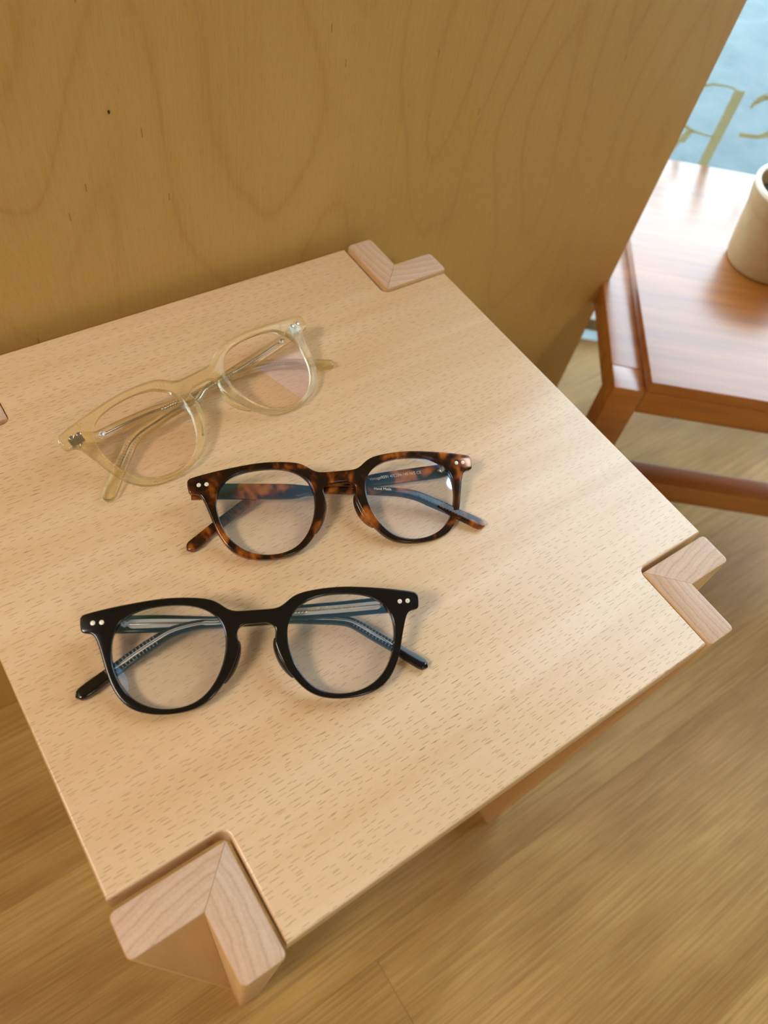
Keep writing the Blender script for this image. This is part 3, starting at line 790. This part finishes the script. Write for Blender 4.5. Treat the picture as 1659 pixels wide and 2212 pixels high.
class Pair:
    def __init__(self, name, label, center, yaw, bank, k, temples, top, style):
        self.c = Vector(center)
        self.k = k
        self.style = style
        cy, sy = math.cos(yaw), math.sin(yaw)
        ex, ey, ez = Vector((cy, sy, 0)), Vector((-sy, cy, 0)), Vector((0, 0, 1))
        t = math.radians(20)
        ey, ez = ey * math.cos(t) + ez * math.sin(t), ez * math.cos(t) - ey * math.sin(t)
        ex, ez = ex * math.cos(bank) + ez * math.sin(bank), ez * math.cos(bank) - ex * math.sin(bank)
        self.ex, self.ey, self.ez = ex, ey, ez
        self.root = empty(name, ((self.c.x) * MM, (self.c.y) * MM, SZ), yaw)
        tag(self.root, label, 'glasses', 'pairs of glasses on the stool')
        self.inv = Matrix.Rotation(-yaw, 3, 'Z')
        self.front()
        for s in ('L', 'R'):
            self.temple(s, temples[s], s == top)
        self.hinges()

    def to_local(self, w):                     # world mm (z over the seat) -> root space in m
        return (self.inv @ (w - Vector((self.c.x, self.c.y, 0)))) * MM

    def fr(self, x, y, z):                     # front space mm -> root space
        return self.to_local(self.c + self.ex * x + self.ey * y + self.ez * (z - WRAP * x * x))

    def front(self):
        st = self.style
        k = self.k
        outer = [(x * k, y * k) for x, y in OUTER] + [(-x * k, y * k) for x, y in OUTER[-2:0:-1]]
        inL = [(x * k, y * k) for x, y in INNER]
        inR = [(-x, y) for x, y in inL]
        me = curve_mesh([outer, inL, inR], THK / 2, st['bev'], 3)
        finish(me, 'front_frame', st['body'], self.root, lambda p: self.fr(p.x, p.y, p.z - THK / 2), 50)
        # lenses
        for side, lp in (('L', inL), ('R', inR)):
            cx = sum(p[0] for p in lp) / len(lp); cy = sum(p[1] for p in lp) / len(lp)
            N = len(lp); NR = 7
            vv, ff = [], []
            for z_off in (0.0, -1.1):
                for i in range(NR + 1):
                    r = i / NR
                    for p in lp:
                        q = (cx + (p[0] - cx) * r * 1.012, cy + (p[1] - cy) * r * 1.012)
                        vv.append(self.fr(q[0], q[1], -1.7 + 1.3 * (1 - r * r) + z_off))
            M_ = (NR + 1) * N
            for b, flip in ((0, False), (M_, True)):
                for i in range(NR):
                    for j in range(N):
                        q = (b + i * N + j, b + i * N + (j + 1) % N, b + (i + 1) * N + (j + 1) % N, b + (i + 1) * N + j)
                        ff.append(q[::-1] if flip else q)
            for j in range(N):
                ff.append((NR * N + j, NR * N + (j + 1) % N, M_ + NR * N + (j + 1) % N, M_ + NR * N + j))
            me = bpy.data.meshes.new('lens')
            me.from_pydata([tuple(q) for q in vv], [], ff)
            finish(me, 'lens', st['lens'], self.root, None, 60)
        # nose pads: a shaped flange behind each inner rim
        idx = [i for i, p in enumerate(OUTER) if -10.5 < p[1] < 8.0 and -14.5 < p[0] < -6]
        for sgn in (1, -1):
            vv, ff = [], []
            n = len(idx)
            for m, i in enumerate(idx):
                p = Vector((OUTER[i][0] * k, OUTER[i][1] * k))
                tq = Vector(OUTER[min(i + 1, len(OUTER) - 1)]) - Vector(OUTER[i - 1])
                nn = Vector((-tq.y, tq.x)).normalized()
                if nn.x < 0: nn = -nn
                w = max(0.02, math.sin(math.pi * (m + 0.25) / (n - 0.5))) ** 0.8
                for (o_, z) in ((-0.7, -2.6), (0.15 + 0.5 * w, -3.2), (0.4 + 1.3 * w, -3.8 - 2.6 * w), (-0.2 + 0.9 * w, -4.0 - 3.9 * w), (-1.5, -3.9 - 2.0 * w)):
                    q = p + nn * o_
                    vv.append(self.fr(q.x * sgn, q.y, z))
            for m in range(n - 1):
                for j in range(5):
                    ff.append((m * 5 + j, m * 5 + (j + 1) % 5, (m + 1) * 5 + (j + 1) % 5, (m + 1) * 5 + j))
            ff += [tuple(range(5)), tuple((n - 1) * 5 + j for j in range(5))]
            me = bpy.data.meshes.new('nose_pad')
            me.from_pydata([tuple(q) for q in vv], [], ff)
            o = finish(me, 'nose_pad', st['body'], self.root, None, 80)
            md = o.modifiers.new('round', 'SUBSURF'); md.levels = 1; md.render_levels = 2
        # rivets
        for sgn in (1, -1):
            for (x, y) in RIVETS:
                vv, ff = [], []
                N = 20
                for r, z in ((0.98, -0.3), (0.98, 0.06), (0.8, 0.14), (0.3, 0.17)):
                    for j in range(N):
                        a = j * math.tau / N
                        vv.append(self.fr((x * k) * sgn + r * math.cos(a), y * k + r * math.sin(a), z))
                for i in range(3):
                    for j in range(N):
                        ff.append((i * N + j, i * N + (j + 1) % N, (i + 1) * N + (j + 1) % N, (i + 1) * N + j))
                ff += [tuple(range(N)), tuple(3 * N + j for j in range(N))]
                me = bpy.data.meshes.new('rivet')
                me.from_pydata([tuple(q) for q in vv], [], ff)
                finish(me, 'rivet', st['rivet'], self.root, None, 40)

    def frames(self, pts, n):
        P, L = catmull(pts, n)
        wid = smooth_vals([p[3] for p in P])
        C = [Vector(p[:3]) for p in P]
        out = []
        for i, c in enumerate(C):
            tan = (C[min(i + 1, n - 1)] - C[max(i - 1, 0)]).normalized()
            f_ = min(1.0, max(0.0, (i / (n - 1) - 0.1) / 0.75))
            up = (self.ez * (1 - f_) + Vector((0, 0, 1)) * f_).normalized()
            side = up.cross(tan).normalized()
            up = tan.cross(side).normalized()
            out.append((c, tan, side, up, wid[i]))
        return out, L

    def temple(self, s, pts, on_top):
        st = self.style
        n = 110
        fr_, L = self.frames(pts, n)
        S_ = 16
        ht = 1.62
        vv, ff = [], []
        for i, (c, tan, side, up, w) in enumerate(fr_):
            d_end = L * (n - 1 - i) / (n - 1)
            e = 1.0
            rt = w * 0.55
            if d_end < rt: e = max(0.10, math.sqrt(max(0.0, 1 - (1 - d_end / rt) ** 2)))
            e2 = 0.45 + 0.55 * e
            for j in range(S_):
                a = (j + 0.5) * math.tau / S_
                ca, sa = math.cos(a), math.sin(a)
                q = 0.42
                px = math.copysign(abs(ca) ** q, ca) * w / 2 * e
                pz = math.copysign(abs(sa) ** q, sa) * ht * e2
                vv.append(self.to_local(c + side * px + up * pz))
        for i in range(n - 1):
            for j in range(S_):
                ff.append((i * S_ + j, i * S_ + (j + 1) % S_, (i + 1) * S_ + (j + 1) % S_, (i + 1) * S_ + j))
        ff += [tuple(range(S_)), tuple((n - 1) * S_ + j for j in range(S_))]
        me = bpy.data.meshes.new('temple')
        me.from_pydata([tuple(q) for q in vv], [], ff)
        tm = finish(me, 'temple', st['body'], self.root, None, 45)

        def at(frac):
            x = frac * (n - 1)
            i = min(int(x), n - 2)
            g_ = x - i
            a, b = fr_[i], fr_[i + 1]
            return (a[0].lerp(b[0], g_), a[1].lerp(b[1], g_).normalized(), a[2].lerp(b[2], g_).normalized(), a[3].lerp(b[3], g_).normalized(), a[4] * (1 - g_) + b[4] * g_)

        # clear core window of the laminated black temples
        if st.get('core'):
            vv, ff = [], []
            m = 90
            for i in range(m):
                u_ = 0.07 + (0.895 - 0.07) * i / (m - 1)
                c, tan, side, up, w = at(u_)
                hw = w * (0.27 if u_ < 0.6 else 0.15)
                if u_ < 0.09: hw *= (u_ - 0.068) / 0.022
                if u_ > 0.84: hw *= max(0.05, (0.897 - u_) / 0.057)
                if 0.36 < u_ < 0.44: hw *= 0.55 + 0.45 * abs(u_ - 0.40) / 0.04
                for o_, z in ((-1, ht - 0.06), (-0.75, ht + 0.10), (0.75, ht + 0.10), (1, ht - 0.06)):
                    vv.append(self.to_local(c + side * hw * o_ + up * z))
            for i in range(m - 1):
                for j in range(4):
                    ff.append((i * 4 + j, i * 4 + (j + 1) % 4, (i + 1) * 4 + (j + 1) % 4, (i + 1) * 4 + j))
            ff += [(0, 1, 2, 3), tuple((m - 1) * 4 + j for j in range(4))]
            me = bpy.data.meshes.new('core_strip')
            me.from_pydata([tuple(q) for q in vv], [], ff)
            cs = finish(me, 'core_strip', M_CORE, tm, None, 30)
            cs['label'] = 'clear grey strip along the black temple'
        # metal core wire
        if st.get('wire'):
            z_w, rr, offs = st['wire']
            vv, ff = [], []
            m, K = 240, 8
            for i in range(m):
                u_ = 0.075 + (0.885 - 0.075) * i / (m - 1)
                c, tan, side, up, w = at(u_)
                r = rr
                if 0.30 < u_ < 0.405: r = rr * (1.35 + 0.55 * (1 if i % 3 == 0 else -0.4))
                if u_ > 0.86: r = rr * max(0.15, (0.887 - u_) / 0.027)
                if u_ > 0.6: r *= 0.8
                for j in range(K):
                    a = j * math.tau / K
                    fl = st.get('wire_flat', 1.0)
                    vv.append(self.to_local(c + side * (math.cos(a) * r * offs) + up * (z_w + math.sin(a) * r * fl)))
            for i in range(m - 1):
                for j in range(K):
                    ff.append((i * K + j, i * K + (j + 1) % K, (i + 1) * K + (j + 1) % K, (i + 1) * K + j))
            ff += [tuple(range(K)), tuple((m - 1) * K + j for j in range(K))]
            me = bpy.data.meshes.new('core_wire')
            me.from_pydata([tuple(q) for q in vv], [], ff)
            cw = finish(me, 'core_wire', M_STEEL, tm, None, 60)
            cw['label'] = 'thin steel core wire inside the temple'
        # grip ridges near the tip
        vv, ff = [], []
        for q in range(st['ridge_n']):
            u_ = 0.745 + 0.155 * q / (st['ridge_n'] - 1)
            c, tan, side, up, w = at(u_)
            hw = w / 2 * 0.80
            n0 = len(vv)
            for dt in (-0.17, 0.17):
                for o_, z in ((-hw, ht - 0.25), (-hw * 0.96, ht + 0.05), (hw * 0.96, ht + 0.05), (hw, ht - 0.25)):
                    vv.append(self.to_local(c + tan * dt + side * o_ + up * z))
            for j in range(4):
                ff.append((n0 + j, n0 + (j + 1) % 4, n0 + 4 + (j + 1) % 4, n0 + 4 + j))
            ff += [(n0, n0 + 1, n0 + 2, n0 + 3), (n0 + 7, n0 + 6, n0 + 5, n0 + 4)]
        me = bpy.data.meshes.new('grip_ridges')
        me.from_pydata([tuple(q) for q in vv], [], ff)
        gr = finish(me, 'grip_ridges', st['ridge'], tm, None, 30)
        gr['kind'] = 'stuff'
        # diamond hinge plate with its screw on the inner face
        c, tan, side, up, w = at(0.072)
        vv = [self.to_local(c + tan * a + side * b + up * z) for z in (ht - 0.1, ht + 0.22) for a, b in ((-2.2, 0), (0, -1.5), (2.2, 0), (0, 1.5))]
        ff = [(0, 1, 2, 3), (7, 6, 5, 4)] + [(j, (j + 1) % 4, 4 + (j + 1) % 4, 4 + j) for j in range(4)]
        hp = mesh_obj('hinge_plate', vv, ff, M_STEEL, tm)
        vv, ff = [], []
        N = 12
        for r, z in ((0.75, ht + 0.1), (0.75, ht + 0.42), (0.35, ht + 0.5)):
            for j in range(N):
                a = j * math.tau / N
                vv.append(self.to_local(c + tan * r * math.cos(a) + side * r * math.sin(a) + up * z))
        for i in range(2):
            for j in range(N):
                ff.append((i * N + j, i * N + (j + 1) % N, (i + 1) * N + (j + 1) % N, (i + 1) * N + j))
        ff.append(tuple(2 * N + j for j in range(N)))
        mesh_obj('screw', vv, ff, M_STEEL, tm, smooth=True)
        # printed lettering along the inner face
        for (side_key, body, frac, length, across, mat) in st.get('text', ()):
            if side_key != s: continue
            c, tan, side, up, w = at(frac)
            me = text_mesh(body, 1.0)
            xs = [v_.co.x for v_ in me.vertices]
            sc_ = length / (max(xs) - min(xs))
            tx = tan if s == 'L' else -tan
            ty = up.cross(tx)

            def place(p, sc_=sc_, L=L, frac=frac):
                u_ = frac + (p.x * sc_ / L) * (1 if s == 'L' else -1)
                cc, tt, ss, uu, ww = at(u_)
                tt = tt if s == 'L' else -tt
                return self.to_local(cc + uu.cross(tt) * (p.y * sc_ * 1.05 + across * ww) + uu * (ht + (0.29 if st.get('core') else 0.03) + p.z * 100))
            lt = finish(me, 'lettering', mat, tm, place, 30)
            lt['label'] = 'small printed lettering along the inner side of the temple'

    def hinges(self):
        k = self.k
        for sgn in (1, -1):
            vv, ff = [], []
            N = 14
            for (y0, y1, r) in ((15.2, 17.0, 1.15), (17.1, 18.9, 1.15), (19.0, 20.8, 1.15)):
                n0 = len(vv)
                for yy in (y0, y1):
                    for j in range(N):
                        a = j * math.tau / N
                        vv.append(self.fr(sgn * (-63.0 * k + r * math.cos(a)), yy * k, -5.3 + r * math.sin(a)))
                for j in range(N):
                    ff.append((n0 + j, n0 + (j + 1) % N, n0 + N + (j + 1) % N, n0 + N + j))
                ff += [tuple(n0 + j for j in range(N)), tuple(n0 + N + j for j in reversed(range(N)))]
            n0 = len(vv)
            q, f_ = box_vf(-66.8 * k, -60.6 * k, 16.0 * k, 20.2 * k, -4.6, -3.7)
            vv += [self.fr(sgn * a, b, c_) for a, b, c_ in q]
            ff += [tuple(n0 + i for i in t_) for t_ in f_]
            me = bpy.data.meshes.new('hinge')
            me.from_pydata([tuple(q) for q in vv], [], ff)
            finish(me, 'hinge', M_STEEL, self.root, None, 40)


TXT = 'Vintage9591 47\u25a124-145 N/S CE'
Pair('eyeglasses', 'glossy black glasses with two silver rivets per corner, nearest the front of the stool',
     (-72.55, -64.16, 12.35), math.radians(-25.72), math.radians(1.29), 0.9943, TEMPLES_BLACK, 'R',
     dict(body=M_BLACK, lens=M_LENS, rivet=M_RIVET, bev=0.7, core=True, wire=(1.72, 0.42, 1.0), wire_flat=0.35, ridge=M_RIDGE_PALE, ridge_n=15,
          text=(('R', TXT, 0.245, 30.0, 0.10, M_GOLD), ('L', 'Hand Made', 0.30, 9.0, 0.05, M_PALE_PRINT))))
Pair('eyeglasses', 'brown tortoiseshell glasses in the middle of the stool seat',
     (-1.22, -17.73, 10.5), math.radians(-21.61), math.radians(-1.47), 0.9930, TEMPLES_TORT, 'L',
     dict(body=M_TORT, lens=M_LENS, rivet=M_RIVET, bev=0.7, ridge=M_RIDGE, ridge_n=15,
          text=(('R', TXT, 0.235, 27.0, 0.06, M_PALE_PRINT), ('L', 'Hand Made', 0.625, 8.6, 0.12, M_PALE_PRINT))))
Pair('eyeglasses', 'clear champagne glasses lying farthest back on the stool seat',
     (-22.98, 67.40, 11.7), math.radians(9.34), math.radians(-0.34), 1.0487, TEMPLES_CLEAR, 'R',
     dict(body=M_CLEAR, lens=M_LENS_CLEAR, rivet=M_STEEL, bev=0.4, wire=(0.2, 0.55, 1.3), ridge=M_CLEAR, ridge_n=15))
